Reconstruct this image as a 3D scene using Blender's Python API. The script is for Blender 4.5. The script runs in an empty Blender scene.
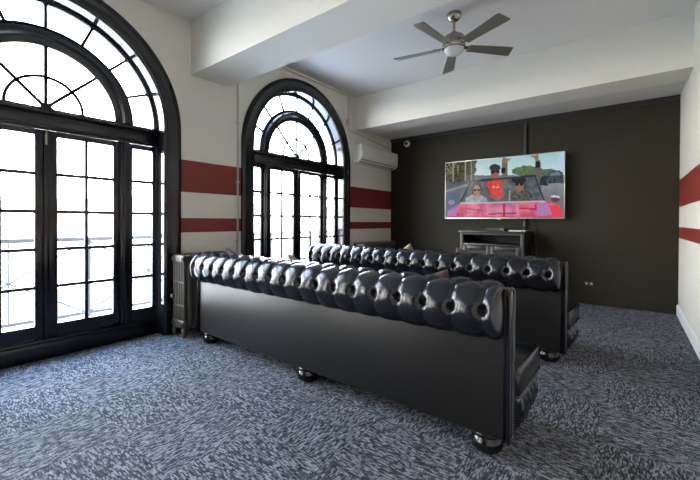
import bpy, bmesh, math, random
from mathutils import Vector, Matrix, noise
random.seed(7)
PI = math.pi
sc = bpy.context.scene
C = sc.collection

# ------------------------------------------------------------------ materials
def newmat(name):
    m = bpy.data.materials.new(name); m.use_nodes = True
    nt = m.node_tree; b = nt.nodes['Principled BSDF']
    return m, nt, b
def mat(name, col, rough=.5, metal=0, bump=0, bscale=60, coat=0, var=0, spec=.5):
    m, nt, b = newmat(name)
    b.inputs['Base Color'].default_value = (*col, 1)
    b.inputs['Roughness'].default_value = rough
    b.inputs['Metallic'].default_value = metal
    b.inputs['Coat Weight'].default_value = coat
    b.inputs['Specular IOR Level'].default_value = spec
    geo = nt.nodes.new('ShaderNodeNewGeometry')
    n = nt.nodes.new('ShaderNodeTexNoise'); n.inputs['Scale'].default_value = bscale; n.inputs['Detail'].default_value = 4
    nt.links.new(geo.outputs['Position'], n.inputs['Vector'])
    if bump:
        bp = nt.nodes.new('ShaderNodeBump'); bp.inputs['Strength'].default_value = bump; bp.inputs['Distance'].default_value = .01
        nt.links.new(n.outputs['Fac'], bp.inputs['Height']); nt.links.new(bp.outputs['Normal'], b.inputs['Normal'])
    if var:
        n2 = nt.nodes.new('ShaderNodeTexNoise'); n2.inputs['Scale'].default_value = 2.5; n2.inputs['Detail'].default_value = 3
        nt.links.new(geo.outputs['Position'], n2.inputs['Vector'])
        mx = nt.nodes.new('ShaderNodeMixRGB')
        mx.inputs[1].default_value = (*[c * (1 - var) for c in col], 1); mx.inputs[2].default_value = (*[min(1, c * (1 + var)) for c in col], 1)
        nt.links.new(n2.outputs['Fac'], mx.inputs[0]); nt.links.new(mx.outputs[0], b.inputs['Base Color'])
    return m

CREAM = (.66, .635, .565)
RED = (.165, .016, .010)
def striped(name, sets, ysplit=None):
    """cream wall with two painted red bands; sets = [(z lists for y<split), (for y>split)]"""
    m, nt, b = newmat(name)
    b.inputs['Roughness'].default_value = .55
    geo = nt.nodes.new('ShaderNodeNewGeometry'); sep = nt.nodes.new('ShaderNodeSeparateXYZ')
    nt.links.new(geo.outputs['Position'], sep.inputs[0])
    def M(op, a, c):
        n = nt.nodes.new('ShaderNodeMath'); n.operation = op
        for i, v in enumerate((a, c)):
            if isinstance(v, (int, float)): n.inputs[i].default_value = v
            else: nt.links.new(v, n.inputs[i])
        return n.outputs[0]
    z = sep.outputs[2]; y = sep.outputs[1]
    def band(lo, hi): return M('MULTIPLY', M('GREATER_THAN', z, lo), M('LESS_THAN', z, hi))
    def bands(s): return M('ADD', band(s[1], s[0]), band(s[3], s[2]))
    f = bands(sets[0])
    if len(sets) > 1:
        far = M('GREATER_THAN', y, ysplit)
        f = M('ADD', M('MULTIPLY', f, M('SUBTRACT', 1, far)), M('MULTIPLY', bands(sets[1]), far))
    n = nt.nodes.new('ShaderNodeTexNoise'); n.inputs['Scale'].default_value = 5; n.inputs['Detail'].default_value = 5
    nt.links.new(geo.outputs['Position'], n.inputs['Vector'])
    c1 = nt.nodes.new('ShaderNodeMixRGB'); c1.inputs[1].default_value = (*[c * .95 for c in CREAM], 1); c1.inputs[2].default_value = (*[c * 1.05 for c in CREAM], 1)
    nt.links.new(n.outputs['Fac'], c1.inputs[0])
    c2 = nt.nodes.new('ShaderNodeMixRGB'); c2.inputs[2].default_value = (*RED, 1)
    nt.links.new(c1.outputs[0], c2.inputs[1]); nt.links.new(f, c2.inputs[0])
    nt.links.new(c2.outputs[0], b.inputs['Base Color'])
    bp = nt.nodes.new('ShaderNodeBump'); bp.inputs['Strength'].default_value = .12; bp.inputs['Distance'].default_value = .01
    n3 = nt.nodes.new('ShaderNodeTexNoise'); n3.inputs['Scale'].default_value = 12
    nt.links.new(geo.outputs['Position'], n3.inputs['Vector'])
    nt.links.new(n3.outputs['Fac'], bp.inputs['Height']); nt.links.new(bp.outputs['Normal'], b.inputs['Normal'])
    return m
Z = lambda r: 1.15 * (r + 1)
M_wl = striped('left_wall_paint', [[Z(.555), Z(.262), Z(.024), Z(-.108)], [Z(.510), Z(.205), Z(-.008), Z(-.112)]], 3.7)
M_wr = striped('right_wall_paint', [[Z(.4623), Z(.1725), Z(-.0466), Z(-.1625)]])
M_ceil = mat('ceiling_paint', (.68, .655, .615), .7, bump=.05, bscale=20)
M_beam = mat('beam_paint', (.80, .77, .68), .6, bump=.05, bscale=15)
M_dark = mat('dark_wall_paint', (.0205, .0163, .0088), .6, bump=.1, bscale=9, var=.12, spec=.25)
M_darktrim = mat('dark_trim_paint', (.014, .013, .012), .4)
M_black = mat('black_gloss_paint', (.0050, .0055, .0078), .20, bump=.12, bscale=25, spec=.35)
M_lining = mat('reveal_gloss_paint', (.008, .009, .012), .06, bump=.05, bscale=8)
M_white = mat('white_gloss_paint', (.78, .78, .77), .35)
M_leather = mat('tufted_leather', (.0042, .0048, .0080), .22, bump=.08, bscale=90, coat=.08, spec=.40)
M_panel = mat('smooth_leather', (.0065, .0062, .0060), .36, bump=.06, bscale=160, var=.10, spec=.42)
M_pipe = mat('piping_leather', (.012, .013, .017), .22)
M_nail = mat('dark_nailhead', (.10, .10, .11), .3, metal=1)
M_wood = mat('black_lacquer_wood', (.006, .006, .006), .16, coat=.1, spec=.4)
M_iron = mat('radiator_enamel', (.040, .035, .026), .42, spec=.35, bump=.1, bscale=60)
M_nickel = mat('brushed_nickel', (.36, .32, .26), .22, metal=1)
M_blade = mat('fan_blade_laminate', (.20, .178, .135), .34, metal=.6)
M_bowl = mat('frosted_glass_bowl', (.62, .61, .57), .25)
M_ac = mat('ac_plastic', (.72, .70, .64), .35)
M_acdark = mat('ac_louver_plastic', (.30, .29, .27), .45)
M_cab = mat('grey_black_cabinet', (.013, .012, .010), .4, var=.15, bump=.1, bscale=20)
M_cabshade = mat('shaded_cabinet_back', (.008, .008, .008), .6)  # niche shade put into the colour: darker than the carcass
M_plastic = mat('black_plastic', (.012, .012, .012), .35)
M_wplastic = mat('white_plastic', (.75, .75, .73), .35)
M_silver = mat('silver_bezel', (.55, .54, .50), .35, metal=.8)
M_brown = mat('russet_fabric', (.045, .014, .009), .8, bump=.4, bscale=200)
M_beige = mat('beige_fabric', (.13, .10, .065), .8, bump=.4, bscale=200)
M_conduit = mat('conduit_paint', (.42, .40, .36), .5)
M_out = mat('pale_render', (.72, .72, .70), .9, var=.1)
M_outw = mat('street_window_panes', (.03, .032, .035), .4)
M_rail = mat('grey_railing_paint', (.030, .032, .034), .6)
M_street = mat('pale_paving', (.62, .61, .59), .9)

def glass_mat():
    m = bpy.data.materials.new('window_glass'); m.use_nodes = True; nt = m.node_tree; nt.nodes.clear()
    o = nt.nodes.new('ShaderNodeOutputMaterial'); t = nt.nodes.new('ShaderNodeBsdfTransparent'); g = nt.nodes.new('ShaderNodeBsdfGlossy')
    g.inputs['Roughness'].default_value = .03; t.inputs[0].default_value = (.97, .98, .98, 1)
    lw = nt.nodes.new('ShaderNodeLayerWeight'); lw.inputs[0].default_value = .5
    pw = nt.nodes.new('ShaderNodeMath'); pw.operation = 'POWER'; nt.links.new(lw.outputs['Facing'], pw.inputs[0]); pw.inputs[1].default_value = 5
    f = nt.nodes.new('ShaderNodeMath'); f.operation = 'MULTIPLY_ADD'; nt.links.new(pw.outputs[0], f.inputs[0]); f.inputs[1].default_value = .92; f.inputs[2].default_value = .06
    mx = nt.nodes.new('ShaderNodeMixShader')
    nt.links.new(f.outputs[0], mx.inputs[0]); nt.links.new(t.outputs[0], mx.inputs[1]); nt.links.new(g.outputs[0], mx.inputs[2]); nt.links.new(mx.outputs[0], o.inputs[0])
    return m
M_glass = glass_mat()

def carpet_mat():
    m, nt, b = newmat('woven_carpet_tiles')
    L = nt.links
    geo = nt.nodes.new('ShaderNodeNewGeometry')
    def N(scale_xyz, sc_, det=2, rough=.5):
        mp = nt.nodes.new('ShaderNodeMapping'); mp.inputs['Scale'].default_value = scale_xyz
        L.new(geo.outputs['Position'], mp.inputs['Vector'])
        n = nt.nodes.new('ShaderNodeTexNoise'); n.inputs['Scale'].default_value = sc_; n.inputs['Detail'].default_value = det; n.inputs['Roughness'].default_value = rough
        L.new(mp.outputs[0], n.inputs['Vector']); return n.outputs['Fac']
    def mix(f, a, c):
        mx = nt.nodes.new('ShaderNodeMixRGB')
        for i, v in ((0, f), (1, a), (2, c)):
            if isinstance(v, tuple): mx.inputs[i].default_value = v
            elif isinstance(v, (int, float)): mx.inputs[i].default_value = v
            else: L.new(v, mx.inputs[i])
        return mx.outputs[0]
    sep = nt.nodes.new('ShaderNodeSeparateXYZ'); L.new(geo.outputs['Position'], sep.inputs[0])
    def Mth(op, *a):
        n = nt.nodes.new('ShaderNodeMath'); n.operation = op
        for i, v in enumerate(a):
            if isinstance(v, (int, float)): n.inputs[i].default_value = v
            else: L.new(v, n.inputs[i])
        return n.outputs[0]
    def dashes(p, q, wd, ln, seed):
        """random dashes wd wide and ln long, running along q"""
        row = Mth('FLOOR', Mth('DIVIDE', Mth('ADD', p, Mth('MULTIPLY', N((1, 1, 1), 40, 2), .006)), wd))
        w1 = nt.nodes.new('ShaderNodeTexWhiteNoise'); w1.noise_dimensions = '1D'; L.new(Mth('ADD', row, seed), w1.inputs['W'])
        cellv = Mth('FLOOR', Mth('ADD', Mth('DIVIDE', q, ln), Mth('MULTIPLY', w1.outputs['Value'], 9.)))
        cb = nt.nodes.new('ShaderNodeCombineXYZ'); L.new(row, cb.inputs[0]); L.new(cellv, cb.inputs[1]); cb.inputs[2].default_value = seed
        w2 = nt.nodes.new('ShaderNodeTexWhiteNoise'); w2.noise_dimensions = '3D'; L.new(cb.outputs[0], w2.inputs['Vector'])
        return w2.outputs['Value']
    X_, Y_ = sep.outputs[0], sep.outputs[1]
    sx = dashes(X_, Y_, .0058, .022, 1.5)          # dashes running along Y
    sy = dashes(Y_, X_, .0058, .022, 4.5)          # dashes running along X
    ch = nt.nodes.new('ShaderNodeTexChecker'); ch.inputs['Scale'].default_value = 2.0
    ch.inputs['Color1'].default_value = (1, 1, 1, 1); ch.inputs['Color2'].default_value = (0, 0, 0, 1)
    mp = nt.nodes.new('ShaderNodeMapping'); mp.inputs['Location'].default_value = (.13, .22, .25)
    L.new(geo.outputs['Position'], mp.inputs['Vector']); L.new(mp.outputs[0], ch.inputs['Vector'])
    streak = mix(ch.outputs['Color'], sx, sy)
    cross = mix(ch.outputs['Color'], sy, sx)
    fine = N((1, 1, 1), 110, 2, .5)
    big = N((1, 1, 1), 1.1, 3, .5)
    s2 = mix(.20, streak, cross); s3 = mix(.22, s2, fine)
    r = nt.nodes.new('ShaderNodeValToRGB'); r.color_ramp.elements[0].position = .22; r.color_ramp.elements[1].position = .78
    r.color_ramp.elements[0].color = (.016, .018, .023, 1); r.color_ramp.elements[1].color = (.225, .240, .272, 1)
    e = r.color_ramp.elements.new(.5); e.color = (.062, .068, .081, 1)
    L.new(s3, r.inputs[0])
    r2 = nt.nodes.new('ShaderNodeValToRGB'); r2.color_ramp.elements[0].position = .35; r2.color_ramp.elements[1].position = .7
    r2.color_ramp.elements[0].color = (.85, .85, .85, 1); r2.color_ramp.elements[1].color = (1.1, 1.08, 1.07, 1)
    L.new(big, r2.inputs[0])
    mu = nt.nodes.new('ShaderNodeMixRGB'); mu.blend_type = 'MULTIPLY'; mu.inputs[0].default_value = 1
    L.new(r.outputs[0], mu.inputs[1]); L.new(r2.outputs[0], mu.inputs[2]); L.new(mu.outputs[0], b.inputs['Base Color'])
    b.inputs['Roughness'].default_value = .9; b.inputs['Specular IOR Level'].default_value = .12
    bp = nt.nodes.new('ShaderNodeBump'); bp.inputs['Strength'].default_value = .6; bp.inputs['Distance'].default_value = .006
    L.new(s3, bp.inputs['Height']); L.new(bp.outputs['Normal'], b.inputs['Normal'])
    return m
M_carpet = carpet_mat()

# ------------------------------------------------------------------ mesh helpers
def obj(name, bm, m, parent=None, smooth=False, loc=None, rot=None):
    me = bpy.data.meshes.new(name)
    bmesh.ops.recalc_face_normals(bm, faces=bm.faces[:])
    bm.to_mesh(me); bm.free()
    me.materials.append(m)
    if smooth:
        for p in me.polygons: p.use_smooth = True
        if smooth == 'auto': me.set_sharp_from_angle(angle=math.radians(38))
    o = bpy.data.objects.new(name, me); C.objects.link(o)
    if parent: o.parent = parent
    if loc: o.location = loc
    if rot: o.rotation_euler = rot
    return o
def tag(o, label, cat, group=None):
    o['label'] = label; o['category'] = cat
    if group: o['group'] = group
    return o
def thing(name, label, cat, loc=(0, 0, 0), rotz=0, group=None):
    o = bpy.data.objects.new(name, None); C.objects.link(o); o.empty_display_size = .1
    o.location = loc; o.rotation_euler = (0, 0, rotz)
    return tag(o, label, cat, group)
def struct(name, bm, m, smooth=False):
    o = obj(name, bm, m, smooth=smooth); o['kind'] = 'structure'; return o
def box(bm, x0, x1, y0, y1, z0, z1, bev=0, seg=2):
    t = bmesh.new()
    v = [t.verts.new((x, y, z)) for x in (x0, x1) for y in (y0, y1) for z in (z0, z1)]
    for f in ((0, 1, 3, 2), (4, 6, 7, 5), (0, 4, 5, 1), (2, 3, 7, 6), (0, 2, 6, 4), (1, 5, 7, 3)): t.faces.new([v[i] for i in f])
    if bev: bmesh.ops.bevel(t, geom=t.edges[:], offset=bev, segments=seg, profile=.5, affect='EDGES')
    merge(bm, t)
def merge(bm, t, mtx=None):
    if mtx is not None: bmesh.ops.transform(t, matrix=mtx, verts=t.verts)
    mp = {v: bm.verts.new(v.co) for v in t.verts}
    for f in t.faces:
        try: bm.faces.new([mp[v] for v in f.verts])
        except ValueError: pass
    t.free()
def lathe(bm, prof, n=24, center=(0, 0, 0)):
    cx, cy, cz = center; rings = []
    for r, z in prof:
        if r < 1e-5: rings.append([bm.verts.new((cx, cy, cz + z))])
        else: rings.append([bm.verts.new((cx + r * math.cos(2 * PI * k / n), cy + r * math.sin(2 * PI * k / n), cz + z)) for k in range(n)])
    for a, b in zip(rings, rings[1:]):
        for k in range(n):
            q = [a[k % len(a)], a[(k + 1) % len(a)], b[(k + 1) % len(b)], b[k % len(b)]]
            q = list(dict.fromkeys(q))
            if len(q) >= 3: bm.faces.new(q)
    for rg in (rings[0], rings[-1]):
        if len(rg) > 2: bm.faces.new(rg)
def tube(bm, pts, r, n=8, closed=False):
    pts = [Vector(p) for p in pts]; N = len(pts); rings = []; up = None
    for i, p in enumerate(pts):
        a = pts[(i - 1) % N] if (closed or i > 0) else p; b = pts[(i + 1) % N] if (closed or i < N - 1) else p
        t = (b - a).normalized()
        if up is None: up = t.orthogonal().normalized()
        up = (up - t * up.dot(t)).normalized(); w = t.cross(up)
        rr = r[i] if isinstance(r, (list, tuple)) else r
        rings.append([bm.verts.new(p + (up * math.cos(2 * PI * k / n) + w * math.sin(2 * PI * k / n)) * rr) for k in range(n)])
    for i in range(N if closed else N - 1):
        a, b = rings[i], rings[(i + 1) % N]
        for k in range(n): bm.faces.new((a[k], a[(k + 1) % n], b[(k + 1) % n], b[k]))
    if not closed: bm.faces.new(rings[0]); bm.faces.new(rings[-1])
def prism(bm, pts, axis, a0, a1):
    """extrude a polygon given in the two other axes along axis ('x' or 'y')"""
    def P(p, a): return (a, p[0], p[1]) if axis == 'x' else ((p[0], a, p[1]) if axis == 'y' else (p[0], p[1], a))
    A = [bm.verts.new(P(p, a0)) for p in pts]; B = [bm.verts.new(P(p, a1)) for p in pts]
    bm.faces.new(A); bm.faces.new(B); n = len(pts)
    for i in range(n): bm.faces.new((A[i], A[(i + 1) % n], B[(i + 1) % n], B[i]))

# ------------------------------------------------------------------ room dimensions (metres)
XL, XR, YF, YB = -3.6945, .49, 6.08, -6.2
XG = -3.845                       # plane of the window glass
XO = XG - .035                        # outer face of the window wall
ZC = 3.2486                       # ceiling
ZBM = 2.699                       # underside of the beams
U = 1.15
W1, W2 = .718 * U, 3.2033 * U
W3 = W1 - (W2 - W1) + .1  # unseen window behind the camera, added to light beam fronts and sofa backs
W4 = W3 - (W2 - W1)  # further unseen window, added for the same light
ZS = Z(.809)                      # spring line of the arches
RI, RO = .7705 * U, .918 * U

bm = bmesh.new(); box(bm, XO, XR + .1, YB - .1, YF + .1, -.06, 0); struct('floor', bm, M_carpet)
bm = bmesh.new(); box(bm, XO, XR + .1, YB - .1, YF + .1, ZC, ZC + .1); struct('ceiling', bm, M_ceil)
bm = bmesh.new(); box(bm, XR, XR + .1, YB, YF, 0, ZC); struct('wall_right', bm, M_wr)
bm = bmesh.new(); box(bm, XL, XR, YF, YF + .1, 0, ZC); struct('wall_far', bm, M_dark)
def window_wall(name, m, a0, a1, centres, mtx=None):
    """wall in the plane x = XO..XL from y = a0 to a1 with arched openings"""
    bm = bmesh.new(); rh = RI + .03; cur = a0; n = 32
    for W in centres:
        box(bm, XO, XL, cur, W - rh, 0, ZC)
        for k in range(n):
            t0, t1 = PI - PI * k / n, PI - PI * (k + 1) / n
            y0, y1 = W + rh * math.cos(t0), W + rh * math.cos(t1)
            z0, z1 = ZS + rh * math.sin(t0), ZS + rh * math.sin(t1)
            prism(bm, [(y0, z0), (y1, z1), (y1, ZC), (y0, ZC)], 'x', XO, XL)
        cur = W + rh
    box(bm, XO, XL, cur, a1, 0, ZC)
    if mtx is not None: bmesh.ops.transform(bm, matrix=mtx, verts=bm.verts)
    struct(name, bm, m)
window_wall('wall_left', M_wl, YB - .1, YF + .1, (W4, W3, W1, W2))
bm = bmesh.new(); box(bm, XL, XR, YB - .1, YB, 0, ZC); struct('wall_back', bm, M_dark)
bm = bmesh.new(); box(bm, XL, XR, 1.7413 * U, 2.1322 * U, ZBM, ZC); struct('trim_1', bm, M_beam)      # near beam
bm = bmesh.new(); box(bm, XL, XR, 4.27 * U, 4.66 * U, ZBM, ZC); struct('trim_2', bm, M_beam)          # far beam
bm = bmesh.new(); box(bm, XL, XR, 4.66 * U, YF, ZBM + .045, ZC); struct('trim_3', bm, M_ceil)         # dropped soffit behind it
bm = bmesh.new(); box(bm, XL, XR, YF - .02, YF, ZBM - .01, ZBM + .045); box(bm, XL, XR, YF - .035, YF, ZBM + .02, ZBM + .045, .006)
struct('trim_4', bm, M_darktrim)
bm = bmesh.new(); box(bm, -1.30, -1.262, YF - .03, YF, 1.05, ZBM, .003); struct('trim_5', bm, M_darktrim)
bm = bmesh.new(); box(bm, -1.335, -1.302, YF - .012, YF, 1.05, ZBM, .003); struct('trim_6', bm, M_dark)
bm = bmesh.new()
prism(bm, [(XR - .016, 0), (XR, 0), (XR, .13), (XR - .008, .13), (XR - .016, .115)], 'y', YB, YF)
struct('baseboard_right', bm, M_white)

# ------------------------------------------------------------------ arched windows
def arch_sweep(bm, prof, W, zc, zbot=None, n=48, a_from=PI, a_to=0.):
    """sweep closed profile [(radius, x)] along an arch, with straight legs down to zbot"""
    rows = []
    def row(ang, leg=None):
        c, s = math.cos(ang), math.sin(ang)
        if leg is None: return [bm.verts.new((x, W + r * c, zc + r * s)) for r, x in prof]
        return [bm.verts.new((x, W + r * leg, zbot)) for r, x in prof]
    if zbot is not None: rows.append(row(0, -1))
    for k in range(n + 1): rows.append(row(a_from + (a_to - a_from) * k / n))
    if zbot is not None: rows.append(row(0, 1))
    m = len(prof)
    for A, B in zip(rows, rows[1:]):
        for j in range(m): bm.faces.new((A[j], A[(j + 1) % m], B[(j + 1) % m], B[j]))
    bm.faces.new(rows[0]); bm.faces.new(rows[-1])
def bar_yz(bm, y0, z0, y1, z1, w, x0, x1):
    d = Vector((y1 - y0, z1 - z0)).normalized(); p = Vector((-d.y, d.x)) * w / 2
    prism(bm, [(y0 + p.x, z0 + p.y), (y1 + p.x, z1 + p.y), (y1 - p.x, z1 - p.y), (y0 - p.x, z0 - p.y)], 'x', x0, x1)
def sheet(bm, pts, x=XG):
    bm.faces.new([bm.verts.new((x, p[0], p[1])) for p in pts])

DT, DB = Z(.6054), Z(-.7566)        # top and bottom of the door glass
ST, PW, SI, SO = .0648 * U, .4274 * U, .5723 * U, .7314 * U
RF, RRI, RRO = .443 * U, .583 * U, .745 * U
SILL = Z(-.856)
FX0, FX1 = XG - .014, XG + .026     # depth of the sashes
def make_window(num, W, furniture=True):
    root = bpy.data.objects.new('window_%d' % num, None); C.objects.link(root)
    root['kind'] = 'structure'; root.location = (0, 0, 0)
    def part(name, bm, m, parent=root, smooth='auto'): return obj(name, bm, m, parent, smooth)
    bm = bmesh.new()
    prof = [(RI - .004, XL + .002), (RI - .004, XL + .030), (RI + .022, XL + .040), (RI + .032, XL + .028), (RI + .090, XL + .028), (RI + .108, XL + .040), (RI + .145, XL + .043), (RO, XL + .030), (RO, XL + .002)]
    arch_sweep(bm, prof, W, ZS, .0)
    part('architrave', bm, M_black)
    bm = bmesh.new(); arch_sweep(bm, [(RI, XO), (RI, XL + .002), (RI + .028, XL + .002), (RI + .028, XO)], W, ZS, 0.)
    part('lining', bm, M_lining)
    bm = bmesh.new(); arch_sweep(bm, [(RRO, FX0 - .006), (RRO, FX1 - .01), (RRO + .010, FX1 + .002), (RI, FX1 + .006), (RI, FX0 - .006)], W, ZS, SILL - .02)
    part('outer_frame', bm, M_black)
    # transom bar
    bm = bmesh.new()
    box(bm, FX0 - .03, FX1 + .012, W - RI, W + RI, DT + .050, ZS - .004, .004)
    box(bm, FX0, FX1 + .05, W - RI, W + RI, ZS - .055, ZS - .028, .008)
    box(bm, FX0, FX1 + .03, W - RI, W + RI, DT + .06, DT + .085, .006)
    part('transom', bm, M_black)
    # half round ring between fanlight and outer lights
    bm = bmesh.new()
    w = RRI - RF
    arch_sweep(bm, [(RF, FX0), (RF, FX1 - .012), (RF + .02 * 1, FX1), (RF + .35 * w, FX1 + .004), (RF + .45 * w, FX1 + .03), (RF + .7 * w, FX1 + .036), (RF + .78 * w, FX1 + .006), (RRI - .012, FX1), (RRI, FX1 - .012), (RRI, FX0)], W, ZS - .004)
    part('fanlight_ring', bm, M_black)
    # fanlight bars + hub
    bm = bmesh.new()
    for a in (45, 90, 135):
        a = math.radians(a)
        bar_yz(bm, W + .02 * math.cos(a), ZS + .02 * math.sin(a), W + (RF + .004) * math.cos(a), ZS + (RF + .004) * math.sin(a), .027, XG - .010, XG + .014)
    arch_sweep(bm, [(.222 * U - .012, XG - .010), (.222 * U - .012, XG + .014), (.222 * U + .012, XG + .014), (.222 * U + .012, XG - .010)], W, ZS)
    part('fanlight_bars', bm, M_black)
    bm = bmesh.new(); prism(bm, [(W + .042 * math.cos(PI * k / 10), ZS - .006 + .046 * math.sin(PI * k / 10)) for k in range(11)], 'x', XG - .012, XG + .03)
    part('fanlight_hub', bm, M_black)
    bm = bmesh.new(); sheet(bm, [(W + (RF + .003) * math.cos(PI * k / 24), ZS - .004 + (RF + .003) * math.sin(PI * k / 24)) for k in range(25)])
    part('fanlight_glass', bm, M_glass)
    bm = bmesh.new()
    for k in range(1, 8):
        a = PI * k / 8
        bar_yz(bm, W + (RRI - .004) * math.cos(a), ZS + (RRI - .004) * math.sin(a), W + (RRO + .004) * math.cos(a), ZS + (RRO + .004) * math.sin(a), .026, XG - .010, XG + .014)
    part('arch_bars', bm, M_black)
    bm = bmesh.new()
    pr = [[(XG, W + r * math.cos(PI * k / 32), ZS - .004 + r * math.sin(PI * k / 32)) for r in (RRI - .003, RRO + .003)] for k in range(33)]
    vs = [[bm.verts.new(p) for p in q] for q in pr]
    for a, b in zip(vs, vs[1:]): bm.faces.new((a[0], a[1], b[1], b[0]))
    part('arch_glass', bm, M_glass)
    # bottom sill box
    bm = bmesh.new(); box(bm, XO, XG + .040, W - RI, W + RI, 0, SILL - .02, .004); box(bm, XO, XG + .062, W - RI, W + RI, SILL - .03, SILL, .006)
    part('sill', bm, M_black)
    def leaf(name, y0, y1, g0, g1, cols, side, handle):
        """framed leaf from y0..y1 with glass g0..g1"""
        bm = bmesh.new()
        box(bm, FX0, FX1, y0, g0, SILL, DT + .046, .003); box(bm, FX0, FX1, g1, y1, SILL, DT + .046, .003)
        box(bm, FX0 + .001, FX1 - .001, g0 - .002, g1 + .002, SILL, DB); box(bm, FX0 + .001, FX1 - .001, g0 - .002, g1 + .002, DT, DT + .046)
        o = part(name, bm, M_black)
        bm = bmesh.new()
        for k in range(1, 5):
            z = DB + (DT - DB) * k / 5; box(bm, XG - .010, XG + .014, g0, g1, z - .0145, z + .0145)
        for k in range(1, cols):
            y = g0 + (g1 - g0) * k / cols; box(bm, XG - .0095, XG + .0135, y - .013, y + .013, DB, DT)
        part('glazing_bars', bm, M_black, o, False)
        bm = bmesh.new(); sheet(bm, [(g0, DB), (g1, DB), (g1, DT), (g0, DT)])
        part('pane', bm, M_glass, o, False)
        if handle:
            bm = bmesh.new(); box(bm, FX1, FX1 + .006, handle - .010, handle + .010, 1.06, 1.15, .003)
            tube(bm, [(FX1, handle, 1.11), (FX1 + .035, handle, 1.11), (FX1 + .04, handle, 1.06)], .007)
            h = part('handle', bm, M_nickel, o); 
        return o
    leaf('door_leaf', W + .004, W + PW + .050, W + ST, W + PW, 2, 1, W + .034 if num == 2 else None)
    leaf('door_leaf', W - PW - .050, W - .004, W - PW, W - ST, 2, -1, None)
    leaf('side_light', W + SI - .036, W + RI - .002, W + SI, W + SO, 1, 1, None)
    leaf('side_light', W - RI + .002, W - SI + .036, W - SO, W - SI, 1, 1, None)
    for s in (-1, 1):
        bm = bmesh.new(); ya, yb = sorted((W + s * (PW + .052), W + s * (SI - .038)))
        box(bm, FX0 - .01, FX1 + .022, ya, yb, SILL, DT + .06, .004)
        box(bm, FX1 + .018, FX1 + .036, (ya + yb) / 2 - .016, (ya + yb) / 2 + .016, SILL, DT + .055, .005)
        part('mullion', bm, M_black)
    bm = bmesh.new(); box(bm, FX1, FX1 + .012, W - .018, W + .018, SILL, DT + .046, .005)
    part('meeting_astragal', bm, M_black)
    bm = bmesh.new(); box(bm, FX1 + .012, FX1 + .018, W - .012, W + .004, DT - .075, DT + .01, .002); tube(bm, [(FX1 + .022, W - .004, DT - .06), (FX1 + .022, W - .004, DT + .04)], .005)
    part('top_bolt', bm, M_nickel)
    return root
make_window(1, W1); make_window(2, W2); make_window(3, W3)
make_window(4, W4)

# ------------------------------------------------------------------ outside the windows
bm = bmesh.new(); box(bm, -5.25, XO, -6, 9, -.22, -.08); o = struct('trim_7', bm, M_street)   # balcony slab
bm = bmesh.new(); box(bm, -60, -5.3, -40, 60, -4.2, -4.0); o = struct('trim_8', bm, M_street) # street level
rail = thing('balcony_railing', 'balcony railing with crossed bars outside the arched windows, almost lost in the glare', 'railing', (-5.15, 1.5, -.08))
bm = bmesh.new(); box(bm, -.03, .03, -7, 7, .98, 1.03, .005); obj('top_rail', bm, M_rail, rail)
bm = bmesh.new(); box(bm, -.02, .02, -7, 7, .10, .14, .005); obj('bottom_rail', bm, M_rail, rail)
for k in range(11):
    y = -7 + 1.4 * k
    bm = bmesh.new(); box(bm, -.03, .03, y - .03, y + .03, 0, 1.0, .004); obj('post', bm, M_rail, rail)
    if k < 10:
        bm = bmesh.new()
        tube(bm, [(0, y, .12), (0, y + 1.4, .99)], .012); tube(bm, [(0, y + 1.4, .12), (0, y, .99)], .012)
        for j in range(1, 4): tube(bm, [(0, y + .35 * j, .12), (0, y + .35 * j, .99)], .010, 6)
        obj('crossed_bars', bm, M_rail, rail)
def house(name, label, x0, x1, y0, y1, h, nf, nw):
    t = thing(name, label, 'building', ((x0 + x1) / 2, (y0 + y1) / 2, -4))
    cx, cy = (x0 + x1) / 2, (y0 + y1) / 2
    bm = bmesh.new(); box(bm, x0 - cx, x1 - cx, y0 - cy, y1 - cy, 0, h); box(bm, x0 - cx, x1 - cx + .25, y0 - cy - .2, y1 - cy + .2, h, h + .3); obj('wall', bm, M_out, t)
    for f in range(nf):
        for w in range(nw):
            yy = y0 - cy + (y1 - y0) * (w + .5) / nw; zz = 1 + f * 3.1
            bm = bmesh.new(); box(bm, x1 - cx - .02, x1 - cx + .05, yy - .55, yy + .55, zz, zz + 1.7, .02); obj('window', bm, M_outw, t)
house('apartment_building', 'pale low building across the street seen through the left arched window', -24, -16, -12, 5, 5.6, 1, 6)
house('apartment_building', 'pale low building across the street seen through the right arched window', -30, -20, 7, 34, 6.0, 1, 8)

# ------------------------------------------------------------------ chesterfield sofas
HL = 1.378; SP = 2 * HL / 18; RR = .134; RCY, RCZ = .030, .713
PHI0, PHI1 = -72, 185
ROWS = [(10, 0), (100, 1), (158, 0)]          # (angle, offset) rows of buttons round the roll
def roll_path():
    """cross-section as list of (y, z, ny, nz, arc length)"""
    P = []; L = 0
    n = 66
    for k in range(n + 1):
        ph = math.radians(PHI0 + (PHI1 - PHI0) * k / n)
        P.append((RCY - RR * math.cos(ph), RCZ + RR * math.sin(ph), -math.cos(ph), math.sin(ph), RR * (ph - math.radians(PHI0))))
    y, z, s = P[-1][0], P[-1][1], P[-1][4]
    m = 22
    for k in range(1, m + 1):
        t = k / m; yy = y + .055 * t; zz = z + (.345 - z) * t
        P.append((yy, zz, .99, .13, s + (z - .345) * t))
    return P
def smooth01(t): t = max(0, min(1, t)); return t * t * (3 - 2 * t)
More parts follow.
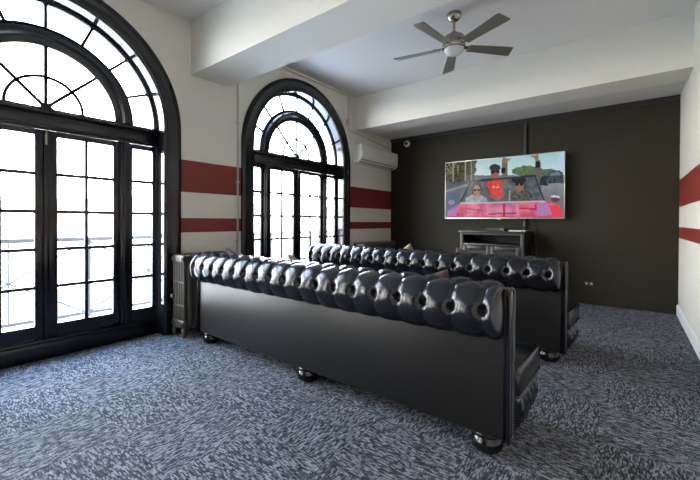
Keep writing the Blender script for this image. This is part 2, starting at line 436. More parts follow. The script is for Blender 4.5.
def make_roll_mesh(nx=18 * 20):
    P = roll_path(); Lt = P[-1][4]
    s_of = lambda deg: RR * math.radians(deg - PHI0)
    sA, sB, sC = s_of(10), s_of(98), s_of(160)
    sD = sC + (sC - sB) * 1.05; sE = sD + (sC - sB) * 1.05
    rows = [(sA, 0), (sB, 1), (sC, 0), (sD, 1), (sE, 0)]
    sSplit = s_of(60)
    def seglist(par):
        """pleat segments in cell coordinates around a button column; u in units of SP"""
        return par
    bm = bmesh.new(); grid = []
    for i in range(nx + 1):
        x = -HL + 2 * HL * i / nx; u = (x + HL) / SP - .5        # buttons of the first row at integer u
        fu = u - math.floor(u)
        col = []
        for (y, z, ny, nz, s) in P:
            # distance to the pleats
            if s <= sSplit:
                d = min(fu, 1 - fu) * SP
            else:
                d = 9
                knots = [(sSplit, 0)] + [(a, b) for a, b in rows[1:]]
                for (a0, o0), (a1, o1) in zip(knots, knots[1:]):
                    if a0 - .03 <= s <= a1 + .03:
                        t = (s - a0) / (a1 - a0)
                        if 0 <= t <= 1:
                            for q in (0, 1):
                                for sg in (-.5, .5):
                                    c0 = q + (0 if o0 == 0 else .5)
                                    c = c0 + sg * t
                                    for sh in (-1, 0, 1):
                                        dd = abs(fu - c - sh) * SP
                                        slope = .5 * SP / (a1 - a0)
                                        d = min(d, dd / math.sqrt(1 + slope * slope))
                if s > rows[-1][0]: d = min(fu, 1 - fu) * SP
            # distance to buttons
            pit = 0; wr = 0
            for rs, off in rows:
                if abs(rs - s) < .075:
                    for c in (-1, 0, 1, 2):
                        dx = (fu - c - off * .5) * SP; ds = s - rs
                        r = math.hypot(dx, ds)
                        if r < .07:
                            pit = max(pit, math.exp(-(r / .0185) ** 1.7))
                            an = math.atan2(ds, dx); cid = math.floor(u) + c
                            wr += .0042 * math.sin(an * 11 + math.sin(cid * 3.7 + rs * 40) * 5) * math.exp(-((r - .026) / .014) ** 2)
            puff = .0085 * (1 - math.exp(-(d / .012) ** 1.3)) + .008 * math.sin(PI * min(1, d / (SP * .5)) * .5)
            edge = smooth01(s / .05)
            h = puff - .042 * pit + wr - .012 * (1 - edge)
            h += .004 * noise.noise(Vector((x * 9 , s * 14, 1.7)))
            q = min(1, (HL - abs(x)) / .045); e2 = math.sqrt(max(0, 1 - (1 - q) ** 2)); h = h * (.3 + .7 * e2)
            if s <= RR * math.radians(PHI1 - PHI0) + 1e-6: h -= .050 * (1 - e2)
            col.append(bm.verts.new((x, y + ny * h, z + nz * h)))
        grid.append(col)
    for a, b in zip(grid, grid[1:]):
        for j in range(len(a) - 1): bm.faces.new((a[j], a[j + 1], b[j + 1], b[j]))
    nc = sum(1 for p in P if p[4] <= RR * math.radians(PHI1 - PHI0) + 1e-6)
    for g, sx in ((grid[0], -1), (grid[-1], 1)):
        c = bm.verts.new((sx * (HL + .008), RCY, RCZ))
        for j in range(nc - 1): bm.faces.new((g[j], g[j + 1], c))
    return bm, rows, P
def at_s(P, s):
    for a, b in zip(P, P[1:]):
        if a[4] <= s <= b[4]:
            t = (s - a[4]) / (b[4] - a[4]); return [a[i] + (b[i] - a[i]) * t for i in range(4)]
    return P[-1][:4]
def end_outline(off=0):
    pts = []
    for k in range(15):
        a = PI * k / 14
        pts.append((.037 - (.041 + off) * math.cos(a), .786 + (.044 + off) * math.sin(a)))
    pts.append((.078 + off, .10 - off)); pts.append((-.004 - off, .10 - off))
    return pts
def make_sofa():
    t = thing('chesterfield_sofa', '', 'sofa')
    bm, rows, P = make_roll_mesh()
    roll = obj('tufted_back', bm, M_leather, t, True)
    bme = None
    for ri, (rs, off) in enumerate(rows[:2]):
        for k in range(18 - off):
            x = -HL + SP * (k + .5 + off * .5); y, z, ny, nz = at_s(P, rs)
            if bme is None:
                b2 = bmesh.new(); lathe(b2, [(.0, .004), (.004, .0036), (.008, .002), (.0095, -.002), (.006, -.004)], 10)
                bo = obj('button', b2, M_leather, roll, True); bme = bo.data
            else:
                bo = bpy.data.objects.new('button', bme); C.objects.link(bo); bo.parent = roll
            bo.location = (x, y - ny * .028, z - nz * .028)
            bo.rotation_euler = Vector((0, ny, nz)).to_track_quat('Z', 'Y').to_euler()
    # plain outside back
    bm = bmesh.new(); box(bm, -HL, HL, 0, .09, .10, .650, .008, 3)
    obj('outside_back', bm, M_panel, t, 'auto')
    for s in (-1, 1):
        bm = bmesh.new(); x0, x1 = sorted((s * HL, s * (HL + .022)))
        prism(bm, end_outline(), 'x', x0, x1)
        ep = obj('end_panel', bm, M_leather, t, 'auto')
        bm = bmesh.new(); xx = s * (HL + .021); tube(bm, [(xx, p[0], p[1]) for p in end_outline(.002)], .0075, 8, True)
        tube(bm, [(s * HL, p[0], p[1]) for p in end_outline(.001)], .006, 8, True)
        obj('piping', bm, M_pipe, ep, True)
        bm = bmesh.new()
        for k in range(34):
            zz = .12 + k * .0145
            for yy in (.014, .062):
                lathe(bm, [(.0048, 0), (.004, .002), (0, .0035)], 6, (0, 0, 0)) if False else None
                tt = bmesh.new(); lathe(tt, [(.0052, 0), (.004, .0025), (0, .0038)], 6)
                merge(bm, tt, Matrix.Translation((s * (HL + .022), yy, zz)) @ Matrix.Rotation(s * PI / 2, 4, 'Y'))
        nh = obj('nailhead_trim', bm, M_nail, ep, True); nh['kind'] = 'stuff'
    # seat base with tufted borders
    bm = bmesh.new(); box(bm, -HL - .012, HL + .012, .13, .60, .095, .245, .012); obj('seat_frame', bm, M_panel, t, 'auto')
    def border(n, L):
        bmb = bmesh.new(); nu = n * 14; nv = 20; g = []
        for i in range(nu + 1):
            u = i / nu * n; c = []
            for j in range(nv + 1):
                v = j / nv
                fu = u - math.floor(u)
                # diamonds: two half rows
                d = min(abs(abs(fu - .5) - (1 - v) * .5), abs(abs(fu - .5) - v * .5))
                h = .011 * (1 - math.exp(-(d / .12) ** 1.4)) + .022 * math.sin(PI * v) ** .6
                pr = min(math.hypot((fu - .5) * L / n, (v - 0) * .15), math.hypot((fu - .5) * L / n, (v - 1) * .15), math.hypot(fu * L / n, (v - .5) * .15), math.hypot((1 - fu) * L / n, (v - .5) * .15))
                h -= .012 * math.exp(-(pr / .016) ** 2)
                ed = min(1, min(i, nu - i) / 5); h *= ed
                c.append(bmb.verts.new((L * (i / nu - .5), -h, (v - .5) * .155)))
            g.append(c)
        for a, b in zip(g, g[1:]):
            for j in range(nv): bmb.faces.new((a[j], a[j + 1], b[j + 1], b[j]))
        return bmb
    o = obj('front_border', border(17, 2 * HL - .02), M_leather, t, True); o.location = (0, .602, .172); o.rotation_euler = (0, 0, PI)
    for s in (-1, 1):
        o = obj('side_border', border(3, .47), M_leather, t, True); o.location = (s * (HL + .014), .372, .172); o.rotation_euler = (0, 0, s * PI / 2)
    for k in range(4):
        w = (2 * HL + .07) / 4; x0 = -HL - .035 + w * k
        bm = bmesh.new(); box(bm, x0 + .003, x0 + w - .003, .145, .672, .248, .400, .026, 4)
        for v in bm.verts:
            uu = (v.co.x - x0) / w; vv = (v.co.y - .145) / .527
            if v.co.z > .33: v.co.z += .012 * math.sin(PI * max(0, min(1, uu))) * math.sin(PI * max(0, min(1, vv)))
        cu = obj('seat_cushion', bm, M_leather, t, True)
        bm = bmesh.new()
        for zz in (.378, .262):
            a, b, c, d, r = x0 + .004, x0 + w - .004, .150, .671, .02
            pts = []
            for cx, cy, st_ in ((b - r, d - r, 0), (a + r, d - r, 90), (a + r, c + r, 180), (b - r, c + r, 270)):
                for q in range(5):
                    an = math.radians(st_ + q * 22.5); pts.append((cx + r * math.cos(an), cy + r * math.sin(an), zz))
            tube(bm, pts, .0055, 6, True)
        obj('piping', bm, M_pipe, cu, True)
    # bun feet
    for x, y in [(a, b) for b in (.065, .50) for a in ((-1 if 1 else 0) * (HL - (.098 if b < .1 else .20)), 0, HL - (.098 if b < .1 else .20))]:
        if 1:
            bm = bmesh.new(); lathe(bm, [(.034, 0), (.056, .004), (.073, .020), (.079, .042), (.076, .060), (.068, .076), (.064, .082), (.068, .088), (.070, .096), (.066, .101)], 28)
            obj('bun_foot', bm, M_wood, t, True, (x, y, 0))
    return t
def copy_tree(o, parent=None):
    c = o.copy(); C.objects.link(c); c.parent = parent
    for ch in list(o.children): copy_tree(ch, c)
    return c
s1 = make_sofa()
s2 = copy_tree(s1)
s1.location = (-1.843, 1.822, 0); s1.rotation_euler = (0, 0, math.radians(-.6)); 
s2.location = (-1.856, 3.385, 0); s2.scale = (1.040, 1, 1); s2.rotation_euler = (0, 0, math.radians(-2.6))
for s, l in ((s1, 'long black button-tufted leather sofa nearest the camera, seen from behind'), (s2, 'black tufted leather sofa standing in front, between the nearer sofa and the television')):
    s['label'] = l; s['group'] = 'tufted sofas facing the television'

# ------------------------------------------------------------------ throw cushions
def cushion(tip, lean, tilt, m, label, yaw=0, size=.44, name='throw_cushion'):
    """square cushion standing tilted in its own plane; its raised corner sits at tip"""
    bm = bmesh.new(); n = 16; V = {}
    for side in (1, -1):
        for i in range(n + 1):
            for j in range(n + 1):
                u, v = i / n * 2 - 1, j / n * 2 - 1
                if side == -1 and (i in (0, n) or j in (0, n)): V[(side, i, j)] = V[(1, i, j)]; continue
                pin = 1 - .07 * (1 - v * v) * abs(u) ** 2; pin2 = 1 - .07 * (1 - u * u) * abs(v) ** 2
                th = .055 * ((1 - u * u) * (1 - v * v)) ** .42
                V[(side, i, j)] = bm.verts.new((u * size / 2 * pin, side * th, v * size / 2 * pin2))
        for i in range(n):
            for j in range(n):
                bm.faces.new([V[(side, i, j)], V[(side, i + 1, j)], V[(side, i + 1, j + 1)], V[(side, i, j + 1)]])
    o = obj(name, bm, m, None, True)
    R = Matrix.Rotation(yaw, 4, 'Z') @ Matrix.Rotation(lean, 4, 'X') @ Matrix.Rotation(tilt, 4, 'Y')
    corner = R @ Vector(((size / 2) * (-1 if tilt > 0 else 1), 0, size / 2))
    o.matrix_world = Matrix.Translation(Vector(tip) - corner) @ R
    return tag(o, label, 'cushion', 'throw cushions on the sofas')
cushion((-3.12, 2.05, .892), math.radians(10), math.radians(14), M_brown, 'russet cushion corner peeking over the left end of the nearer sofa')
cushion((-2.256, 2.07, .885), math.radians(10), math.radians(18), M_beige, 'beige cushion corner poking above the nearer sofa in front of the right window')
cushion((-.861, 2.07, .868), math.radians(10), math.radians(-16), M_brown, 'russet cushion corner showing over the right half of the nearer sofa')
cushion((-1.965, 3.66, .910), math.radians(10), math.radians(-30), M_beige, 'beige cushion corner rising above the farther sofa below the dome camera')
cushion((-1.419, 3.63, .893), math.radians(10), math.radians(15), M_brown, 'russet cushion corner rising above the farther sofa left of the cabinet')

# ------------------------------------------------------------------ radiators
def radiator(label, y0, n, pitch, z1):
    t = thing('cast_iron_radiator', label, 'radiator', (-3.53, y0, 0), 0, 'column radiators along the window wall')
    me = None; dx = .235; xs = [-dx / 2 + dx * (k + .5) / 5 for k in range(5)]
    for k in range(n):
        if me is None:
            bm = bmesh.new()
            for x in xs: 
                tube(bm, [(x, 0, .10), (x, 0, z1 - .05)], .0165, 8)
            for zz, hh in ((.085, .085), (z1 - .075, .075)):
                box(bm, -dx / 2, dx / 2, -.020, .020, zz, zz + hh, .016, 3)
            for zz in (.30, .53): box(bm, -dx / 2 + .01, dx / 2 - .01, -.010, .010, zz, zz + .022, .004)
            o = obj('section', bm, M_iron, t, 'auto'); me = o.data
        else:
            o = bpy.data.objects.new('section', me); C.objects.link(o); o.parent = t
        o.location = (0, k * pitch + .022, 0)
        if k in (0, n - 1):
            for sx in (-1, 1):
                bm = bmesh.new(); lathe(bm, [(.014, 0), (.022, .012), (.022, .03), (.026, .05), (.018, .10)], 10)
                obj('foot', bm, M_iron, o, True, (sx * .09, 0, 0))
    for x, zz in [(x, zz) for zz in (.125, z1 - .04) for x in (xs[0] + .01, xs[-1] - .01)]:
        bm = bmesh.new(); tt = bmesh.new(); lathe(tt, [(.0, .012), (.013, .012), (.013, .006), (.026, .005), (.028, 0)], 16)
        merge(bm, tt, Matrix.Translation((x, .002, zz)) @ Matrix.Rotation(PI / 2, 4, 'X')); obj('end_plug', bm, M_iron, t, 'auto')
    bm = bmesh.new(); tt = bmesh.new(); lathe(tt, [(0, .03), (.02, .028), (.022, .012), (.010, .010), (.010, 0)], 14)
    merge(bm, tt, Matrix.Translation((xs[0] + .02, .004, .40)) @ Matrix.Rotation(PI / 2, 4, 'X')); obj('valve_cap', bm, M_iron, t, 'auto')
    return t
radiator('dark grey cast iron radiator between the two arched windows, behind the nearer sofa', 1.775, 10, .056, .812)
radiator('dark radiator under the air conditioner, its top just above the farther sofa', 4.80, 18, .056, .795)

# ------------------------------------------------------------------ ceiling fan
fx, fy = -1.231 * U, 3.07 * U
fan = thing('ceiling_fan', 'brushed nickel ceiling fan with five flat blades and a frosted light bowl', 'ceiling fan', (fx, fy, ZC))
bm = bmesh.new(); lathe(bm, [(0, 0), (.070, 0), (.073, -.012), (.070, -.030), (.058, -.055), (.036, -.072), (.020, -.078), (0, -.078)], 32); obj('canopy', bm, M_nickel, fan, 'auto')
bm = bmesh.new(); tube(bm, [(0, 0, -.07), (0, 0, -.20)], .012, 12); lathe(bm, [(.022, -.178), (.026, -.19), (.026, -.205), (.012, -.205)], 16); obj('downrod', bm, M_nickel, fan, 'auto')
bm = bmesh.new(); lathe(bm, [(0, -.195), (.035, -.196), (.060, -.208), (.098, -.232), (.112, -.262), (.114, -.290), (.108, -.300), (.108, -.312), (.114, -.318), (.116, -.338), (.110, -.352), (.098, -.358), (0, -.358)], 40); obj('motor_housing', bm, M_nickel, fan, 'auto')
bm = bmesh.new(); lathe(bm, [(.097, -.352), (.099, -.362), (.090, -.385), (.066, -.404), (.034, -.414), (0, -.417)], 36); obj('light_bowl', bm, M_bowl, fan, True)
ZBL = Z(1.525) - ZC
bme = ame = None
for k in range(5):
    a = math.radians(46 + 72 * k)
    if bme is None:
        bm = bmesh.new(); n = 10; pts = [(.165, -.050), (.60, -.068), (.655, -.066), (.672, -.050), (.640, .064), (.60, .068), (.165, .050)]
        pts = [(.150, -.048), (.58, -.066), (.612, -.060), (.632, .060), (.60, .066), (.150, .048)]
        prism(bm, pts, 'z', -.004, .004); bmesh.ops.bevel(bm, geom=bm.edges[:], offset=.0015, segments=1, affect='EDGES')
        bl = obj('blade', bm, M_blade, fan, 'auto'); bme = bl.data
        bm = bmesh.new(); box(bm, .085, .20, -.022, .022, .004, .010, .002); box(bm, .165, .205, -.040, .040, .004, .009, .002)
        ar = obj('blade_arm', bm, M_nickel, bl); ame = ar.data
    else:
        bl = bpy.data.objects.new('blade', bme); C.objects.link(bl); bl.parent = fan
        ar = bpy.data.objects.new('blade_arm', ame); C.objects.link(ar); ar.parent = bl
    bl.location = (0, 0, ZBL + .01)
    bl.rotation_euler = (Matrix.Rotation(a, 4, 'Z') @ Matrix.Rotation(math.radians(-13), 4, 'X')).to_euler()

# ------------------------------------------------------------------ air conditioner
ac = thing('air_conditioner', 'white wall-mounted split air conditioner beside the right arched window', 'air conditioner', (XL, 4.84, Z(.865)))
prof = [(0, 0), (.085, -.004), (.140, .022), (.172, .062), (.178, .075), (.180, .270), (.172, .290), (.155, .300), (0, .300)]
LA = 1.20
bm = bmesh.new(); A = [bm.verts.new((p[0], 0, p[1])) for p in prof]; B = [bm.verts.new((p[0], LA, p[1])) for p in prof]
bm.faces.new(A); bm.faces.new(B)
for i in range(len(prof)): bm.faces.new((A[i], A[(i + 1) % len(prof)], B[(i + 1) % len(prof)], B[i]))
bmesh.ops.bevel(bm, geom=[e for e in bm.edges if abs(e.verts[0].co.y - e.verts[1].co.y) < 1e-6], offset=.008, segments=3, affect='EDGES')
obj('body', bm, M_ac, ac, 'auto')
bm = bmesh.new(); prism(bm, [(.178, .092), (.187, .094), (.189, .262), (.183, .280), (.178, .280)], 'y', .035, LA - .035); obj('front_panel', bm, M_ac, ac, 'auto')
bm = bmesh.new(); prism(bm, [(.100, .004), (.106, -.004), (.168, .050), (.162, .058)], 'y', .06, LA - .06); obj('louver', bm, M_acdark, ac)

# ------------------------------------------------------------------ dome camera
dc = thing('dome_camera', 'small white dome security camera high on the dark wall', 'security camera', (-2.906 * U, YF, Z(1.28)))
bm = bmesh.new(); tt = bmesh.new(); lathe(tt, [(0, 0), (.058, 0), (.060, .012), (.057, .030), (.048, .040), (0, .040)], 28); merge(bm, tt, Matrix.Rotation(PI / 2, 4, 'X')); obj('housing', bm, M_wplastic, dc, 'auto')
bm = bmesh.new(); tt = bmesh.new(); lathe(tt, [(.030, .038), (.028, .052), (.018, .064), (0, .068)], 24); merge(bm, tt, Matrix.Rotation(PI / 2, 4, 'X')); obj('lens_dome', bm, M_plastic, dc, True)

# ------------------------------------------------------------------ television with its picture
TX0, TX1, TZ0, TZ1, TY = -2.195 * U, -.634 * U, Z(.044), Z(.886), 5.167 * U
tv = thing('television', 'large flat television on the dark wall showing people in a pink convertible', 'television', ((TX0 + TX1) / 2, TY, TZ0))
TW, TH = TX1 - TX0, TZ1 - TZ0
bm = bmesh.new(); box(bm, -TW / 2, TW / 2, .006, .050, 0, TH, .006); box(bm, -TW * .3, TW * .3, .05, .085, .12, TH * .7, .01); obj('casing', bm, M_plastic, tv, 'auto')
bm = bmesh.new()
B_ = .011
for q in ((-TW / 2, TW / 2, 0, .020), (-TW / 2, TW / 2, TH - B_, TH), (-TW / 2, -TW / 2 + B_, .020, TH - B_), (TW / 2 - B_, TW / 2, .020, TH - B_)):
    box(bm, q[0], q[1], -.008, .010, q[2], q[3], .002)
box(bm, -.025, .025, -.010, .0, -.012, .004, .002)
obj('bezel', bm, M_silver, tv, 'auto')
def bg_mix(a, b, t): t = max(0, min(1, t)); return tuple(x + (y - x) * t for x, y in zip(a, b))
def inpoly(x, y, P):
    c = False; j = len(P) - 1
    for i in range(len(P)):
        if (P[i][1] > y) != (P[j][1] > y) and x < (P[j][0] - P[i][0]) * (y - P[i][1]) / (P[j][1] - P[i][1]) + P[i][0]: c = not c
        j = i
    return c
def ell(x, y, cx, cy, rx, ry): return ((x - cx) / rx) ** 2 + ((y - cy) / ry) ** 2 < 1
def seg(x, y, x0, y0, x1, y1, w):
    dx, dy = x1 - x0, y1 - y0; t = max(0, min(1, ((x - x0) * dx + (y - y0) * dy) / (dx * dx + dy * dy)))
    return math.hypot(x - x0 - t * dx, y - y0 - t * dy) < w
def picture(u, v):
    """colour of the film still at u (left to right), v (top to bottom)"""
    x = u * 560 + 70; y = v
    s = u * 4.43 / (5.37 - u * (5.37 - 4.43)); x = 70 + 558 * s; top = 100 - 50 * s; y = top + v * (362 - top)
    ns = noise.noise(Vector((x * .035, y * .035, 3))); nf = .7 * noise.noise(Vector((x * .09, y * .09, 8)))
    c = bg_mix((.50, .72, .76), (.74, .88, .88), (y - 60) / 100 + ns * .2)
    if x > 590: c = bg_mix(c, (.62, .78, .95), (x - 590) / 30)
    if y > 160 + ns * 4: c = (.26, .29, .30)
    if ell(x, y, 455, 142, 75, 26 + nf * 8): c = bg_mix((.13, .19, .09), (.30, .38, .22), .5 + nf)
    if ell(x, y, 555, 150, 40, 20): c = (.20, .26, .18)
    if x < 212 + ns * 12 and y < 200: c = bg_mix((.07, .075, .04), (.24, .21, .13), .5 + nf * 1.2)
    if x < 130 and y < 150 and nf > .1: c = (.34, .33, .26)
    for px in (104, 163, 190):
        if abs(x - px) < 2.5 and y < 195: c = (.50, .47, .36)
    if y > 188: c = bg_mix((.16, .19, .22), (.30, .33, .37), (y - 188) / 60 + ns * .3)
    if seg(x, y, 70, 235, 170, 205, 5): c = (.42, .42, .40)
    if x < 140 and y > 240: c = (.22, .27, .33)
    if x > 520 and y > 200: c = bg_mix((.42, .43, .45), (.30, .31, .33), (y - 200) / 70 + ns * .4)
    if inpoly(x, y, [(510, 175), (530, 163), (552, 168), (552, 212), (512, 208)]): c = (.07, .09, .11)
    if inpoly(x, y, [(545, 165), (560, 143), (605, 138), (622, 150), (622, 198), (545, 200)]): c = bg_mix((.05, .07, .09), (.22, .27, .30), .4 + nf)
    if inpoly(x, y, [(565, 150), (603, 145), (612, 160), (560, 163)]): c = (.28, .36, .40)
    # inside the windscreen
    W_ = [(138, 290), (190, 190), (490, 168), (535, 288)]
    if inpoly(x, y, W_): c = bg_mix((.12, .14, .16), (.27, .29, .31), .5 + ns * .9)
    # rear passengers
    if inpoly(x, y, [(258, 200), (285, 178), (325, 178), (340, 200), (342, 268), (285, 270), (275, 225)]): c = bg_mix((.70, .06, .05), (.85, .16, .12), .5 + nf)
    if inpoly(x, y, [(288, 210), (322, 214), (320, 222), (288, 218)]) and nf > -.1: c = (.8, .45, .42)
    if ell(x, y, 302, 145, 21, 28): c = (.46, .22, .17)
    if ell(x, y, 301, 124, 27, 18): c = (.10, .09, .12)
    if ell(x, y, 292, 146, 9, 6) or ell(x, y, 314, 143, 9, 6) or seg(x, y, 284, 142, 322, 138, 1.6): c = (.03, .03, .04)
    if inpoly(x, y, [(332, 215), (334, 95), (360, 92), (362, 215)]): c = (.28, .24, .20)
    if ell(x, y, 347, 88, 12, 14) or seg(x, y, 352, 90, 370, 84, 4) or seg(x, y, 343, 85, 337, 74, 3): c = (.48, .26, .20)
    if inpoly(x, y, [(331, 124), (352, 124), (352, 150), (331, 150)]): c = (.04, .04, .05)
    if inpoly(x, y, [(485, 200), (492, 90), (514, 88), (520, 150), (512, 200)]): c = (.24, .23, .21)
    if ell(x, y, 497, 78, 11, 14) or seg(x, y, 492, 76, 472, 68, 4) or seg(x, y, 500, 76, 503, 60, 3): c = (.46, .27, .22)
    if inpoly(x, y, [(491, 97), (512, 95), (513, 124), (493, 126)]): c = (.04, .04, .05)
    # driver and front passenger
    if ell(x, y, 213, 282, 52, 32) and y < 290: c = bg_mix((.34, .37, .40), (.60, .62, .64), .5 + nf)
    if ell(x, y, 215, 225, 25, 33): c = (.20, .12, .08)
    if ell(x, y, 217, 232, 17, 26): c = (.55, .33, .27)
    if ell(x, y, 208, 230, 7.5, 5.5) or ell(x, y, 226, 230, 7.5, 5.5) or seg(x, y, 200, 227, 233, 227, 1.6): c = (.03, .03, .04)
    if ell(x, y, 425, 268, 55, 42) and y < 290: c = bg_mix((.08, .09, .08), (.26, .27, .25), .5 + nf)
    if ell(x, y, 415, 210, 22, 28): c = (.44, .25, .20)
    if ell(x, y, 415, 183, 33, 17): c = (.06, .055, .05)
    if ell(x, y, 405, 206, 8.5, 6) or ell(x, y, 426, 205, 8.5, 6) or seg(x, y, 396, 202, 436, 200, 1.6): c = (.03, .03, .03)
    if seg(x, y, 372, 235, 370, 285, 4): c = (.45, .44, .42)
    for a in ((138, 292, 190, 186, 3.6), (190, 187, 490, 164, 5), (490, 166, 536, 286, 3.6)):
        if seg(x, y, *a): c = (.06, .09, .16)
    # bonnet
    H_ = [(76, 362), (80, 335), (105, 308), (150, 292), (540, 284), (598, 300), (625, 330), (625, 362)]
    if inpoly(x, y, H_): c = bg_mix((.72, .15, .28), (.86, .30, .42), .5 + ns * 1.5 - (y - 320) / 90)
    if inpoly(x, y, [(238, 302), (415, 298), (418, 352), (250, 356)]): c = bg_mix((.60, .26, .45), (.86, .36, .50), .5 + ns * 1.6)
    if inpoly(x, y, [(500, 300), (560, 292), (575, 350), (500, 356)]) or inpoly(x, y, [(80, 330), (130, 310), (120, 356), (80, 356)]): c = (.62, .34, .62)
    if inpoly(x, y, [(556, 305), (600, 298), (622, 330), (622, 360), (575, 360)]): c = (.92, .14, .20)
    for a in ((165, 318, 240, 328, 3), (275, 345, 400, 340, 3), (345, 298, 345, 355, 5), (420, 318, 498, 322, 3), (495, 300, 497, 325, 3)):
        if seg(x, y, *a): c = (.55, .04, .09)
    if seg(x, y, 140, 292, 536, 286, 3.5): c = (.62, .62, .66)
    if ell(x, y, 587, 270, 21, 20): c = (.30, .10, .12) if y > 268 else ((.75, .80, .85) if y > 258 else (.16, .32, .62))
    if ell(x, y, 98, 288, 15, 12): c = (.45, .40, .62)
    if seg(x, y, 90, 320, 130, 300, 4): c = (.35, .30, .60)
    return c
NX, NY = 168, 92
bm = bmesh.new(); colL = bm.loops.layers.float_color.new('Picture')
sw, sh = TW - 2 * B_, TH - .020 - B_
vv = [[bm.verts.new((-sw / 2 + sw * i / NX, -.002, .020 + sh * (1 - j / NY))) for j in range(NY + 1)] for i in range(NX + 1)]
vc = [[picture(i / NX, j / NY) for j in range(NY + 1)] for i in range(NX + 1)]
for i in range(NX):
    for j in range(NY):
        f = bm.faces.new((vv[i][j], vv[i][j + 1], vv[i + 1][j + 1], vv[i + 1][j]))
        for l, (a, b) in zip(f.loops, ((i, j), (i, j + 1), (i + 1, j + 1), (i + 1, j))): l[colL] = (*[t ** 1.35 for t in vc[a][b]], 1)
ms, nt, b = newmat('screen_picture')
at = nt.nodes.new('ShaderNodeVertexColor'); at.layer_name = 'Picture'
nt.links.new(at.outputs[0], b.inputs['Emission Color']); b.inputs['Emission Strength'].default_value = .80
b.inputs['Base Color'].default_value = (.004, .004, .004, 1); b.inputs['Roughness'].default_value = .12; b.inputs['Specular IOR Level'].default_value = .12
me = bpy.data.meshes.new('screen'); bm.normal_update(); bm.to_mesh(me); bm.free(); me.materials.append(ms)
o = bpy.data.objects.new('screen', me); C.objects.link(o); o.parent = tv
bm = bmesh.new(); box(bm, -.25, .25, .085, YF - TY - .002, .25, .65, .005); obj('wall_bracket', bm, M_plastic, tv)

# ------------------------------------------------------------------ media cabinet and what stands on it
cab = thing('media_cabinet', 'dark grey wooden media cabinet with an open shelf under the television', 'cabinet', (-1.642, 5.56, 0))
hw, dp, hh = .462, .50, .985
bm = bmesh.new()
box(bm, -hw, -hw + .045, 0, dp, 0, hh, .003); box(bm, hw - .045, hw, 0, dp, 0, hh, .003)
box(bm, -hw + .045, hw - .045, .01, dp - .02, .05, .08)
box(bm, -hw + .045, hw - .045, .002, .025, 0, .06); box(bm, -hw + .045, hw - .045, 0, .03, hh - .03, hh)
obj('carcass', bm, M_cab, cab, 'auto')
bm = bmesh.new(); box(bm, -hw + .045, hw - .045, dp - .02, dp, 0, hh); obj('back_panel', bm, M_cabshade, cab)
bm = bmesh.new(); box(bm, -hw - .03, hw + .03, -.025, dp, hh, hh + .028, .006); obj('top', bm, M_darktrim, cab, 'auto')
bm = bmesh.new(); box(bm, -hw + .045, hw - .045, .0, dp - .02, hh - .195, hh - .165, .002); obj('shelf', bm, M_cab, cab, 'auto')
for s in (-1, 1):
    bm = bmesh.new(); x0, x1 = sorted((s * .003, s * (hw - .047))); z0, z1 = .065, hh - .20
    box(bm, x0, x1, -.002, .014, z0, z1); 
    for q in ((x0 + .06, x1 - .06, z0, z0 + .06), (x0 + .06, x1 - .06, z1 - .06, z1), (x0, x0 + .06, z0, z1), (x1 - .06, x1, z0, z1)): box(bm, q[0], q[1], -.016, -.002, q[2], q[3], .003)
    d = obj('door', bm, M_cab, cab, 'auto')
    bm = bmesh.new(); tt = bmesh.new(); lathe(tt, [(.006, 0), (.006, .012), (.014, .018), (.012, .026), (0, .028)], 14); merge(bm, tt, Matrix.Translation((s * .035, -.016, .55)) @ Matrix.Rotation(PI / 2, 4, 'X')); obj('knob', bm, M_cab, d, True)
stb = thing('set_top_box', 'small black set-top box on the cabinet under the television', 'set-top box', (-1.60, 5.72, hh + .028))
bm = bmesh.new(); box(bm, -.135, .135, -.08, .08, .004, .048, .004); obj('casing', bm, M_plastic, stb)
bm = bmesh.new(); box(bm, .06, .12, -.083, -.079, .014, .038, .001); obj('display', bm, mat('grey_display', (.12, .12, .13), .2), stb)
wb = thing('streaming_box', 'thin white box lying on the right of the cabinet top', 'media player', (-1.29, 5.66, hh + .028))
bm = bmesh.new(); box(bm, -.115, .115, -.06, .06, .0, .018, .006); obj('casing', bm, M_wplastic, wb, 'auto')
bm = bmesh.new(); box(bm, .06, .09, -.062, -.058, .006, .011); obj('port', bm, M_plastic, wb)

bm = bmesh.new()
tube(bm, [(-1.27, YF - .045, 1.40), (-1.27, YF - .03, 1.16), (-1.23, YF - .03, 1.07), (-1.14, YF - .03, 1.03), (-1.125, YF - .03, .8)], .006)
tube(bm, [(-1.20, YF - .045, 1.40), (-1.195, YF - .03, 1.2), (-1.13, YF - .025, 1.06), (-1.105, YF - .025, .6), (-1.10, YF - .025, .3)], .006)
box(bm, -1.295, -1.245, YF - .06, YF - .012, 1.10, 1.16, .006)
tag(obj('power_cable', bm, M_plastic, None, True), 'black cables and plug hanging below the right side of the television', 'cable')
bm = bmesh.new(); tube(bm, [(-2.283, YF - .006, 1.5), (-2.283, YF - .006, 1.1), (-2.28, YF - .006, .30)], .0045, 6)
tag(obj('wall_cable', bm, M_plastic, None, True), 'thin dark cable down the wall left of the cabinet', 'cable')
wo = thing('wall_outlet', 'small dark double wall outlet low on the dark wall', 'outlet', (-.386 * U, YF, .289))
bm = bmesh.new(); box(bm, -.058, .058, -.008, 0, -.036, .036, .003); obj('plate', bm, M_darktrim, wo)
for s in (-1, 1):
    bm = bmesh.new(); tt = bmesh.new(); lathe(tt, [(.017, 0), (.016, .004), (0, .004)], 16); merge(bm, tt, Matrix.Translation((s * .028, -.008, 0)) @ Matrix.Rotation(PI / 2, 4, 'X')); obj('socket', bm, M_conduit, wo)

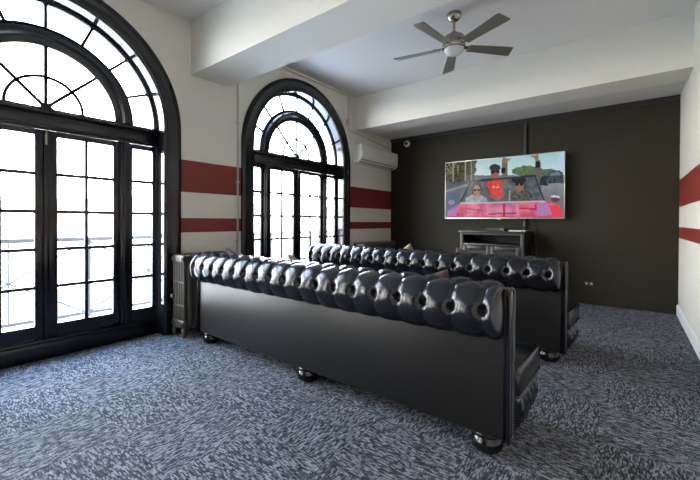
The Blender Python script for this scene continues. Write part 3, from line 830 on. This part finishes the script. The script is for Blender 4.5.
# ------------------------------------------------------------------ conduits on the window wall
bm = bmesh.new(); tube(bm, [(XL + .012, 2.575, .05), (XL + .012, 2.575, ZC - .005)], .011, 8)
for z in (.9, 1.6, 2.3, 2.9): box(bm, XL, XL + .022, 2.556, 2.594, z, z + .02, .002)
tag(obj('conduit_pipe', bm, M_conduit, None, True), 'thin painted conduit running down beside the right arched window', 'pipe')
cp = thing('cable_conduit', 'thin conduit with a junction box above the air conditioner', 'pipe', (XL, 4.70, 2.7))
bm = bmesh.new(); tube(bm, [(.010, -1.50, .500), (.010, .0, .515), (.010, .0, .06), (.010, .02, -.04), (.010, 1.37, -.155)], .009, 8); obj('pipe', bm, M_conduit, cp, True)
bm = bmesh.new(); box(bm, 0, .04, -.045, .0, .02, .13, .004); obj('junction_box', bm, M_conduit, cp)

# ------------------------------------------------------------------ daylight
w = bpy.data.worlds.new('World'); sc.world = w; w.use_nodes = True; nt = w.node_tree
bg = nt.nodes['Background']; SKY = 58.0
tc = nt.nodes.new('ShaderNodeTexCoord'); sp = nt.nodes.new('ShaderNodeSeparateXYZ'); nt.links.new(tc.outputs['Generated'], sp.inputs[0])
cr = nt.nodes.new('ShaderNodeValToRGB'); nt.links.new(sp.outputs[2], cr.inputs[0])
cr.color_ramp.elements[0].color = (1.0, .955, .87, 1); cr.color_ramp.elements[0].position = 0.; cr.color_ramp.elements[1].color = (.30, .44, .66, 1); cr.color_ramp.elements[1].position = .75
nt.links.new(cr.outputs[0], bg.inputs[0]); bg.inputs[1].default_value = SKY
for i, W in enumerate((W1, W2, W3, W4)):
    l = bpy.data.lights.new('window_portal', 'AREA'); l.shape = 'RECTANGLE'; l.size = 2 * RI; l.size_y = ZS + RI - .1
    l.cycles.is_portal = True; l.energy = 1
    o = bpy.data.objects.new('window_portal', l); C.objects.link(o)
    o.location = (XO - .01, W, (ZS + RI + .1) / 2); o.rotation_euler = Matrix(((0, 0, -1), (1, 0, 0), (0, -1, 0))).to_euler()
    o.rotation_euler = Vector((-1, 0, 0)).to_track_quat('Z', 'Y').to_euler()   # shines towards +x

# ------------------------------------------------------------------ camera
cd = bpy.data.cameras.new('Camera'); cam = bpy.data.objects.new('Camera', cd); C.objects.link(cam)
cd.sensor_width = 36; cd.lens = 361.0 / 700 * 36; cd.clip_start = .05
cd.shift_y = -(240 - 224.04) / 700
Fv = Vector((-.61210409, .79074294, -.00736033)); Rv = Vector((.79073587, .61214075, .004526)); Uv = Rv.cross(Fv)
mw = Matrix((Rv, Uv, -Fv)).transposed().to_4x4(); mw.translation = (0, 0, 1.15)
cam.matrix_world = mw
sc.camera = cam
sc.view_settings.view_transform = 'Standard'; sc.view_settings.look = 'None'; sc.view_settings.gamma = 1; sc.view_settings.use_curve_mapping = False
sc.view_settings.exposure = 0
sc.cycles.use_denoising = True
sc.cycles.max_bounces = 10; sc.cycles.diffuse_bounces = 6; sc.cycles.glossy_bounces = 4; sc.cycles.transparent_max_bounces = 16
sc.cycles.sample_clamp_indirect = 8; sc.cycles.caustics_reflective = False; sc.cycles.caustics_refractive = False
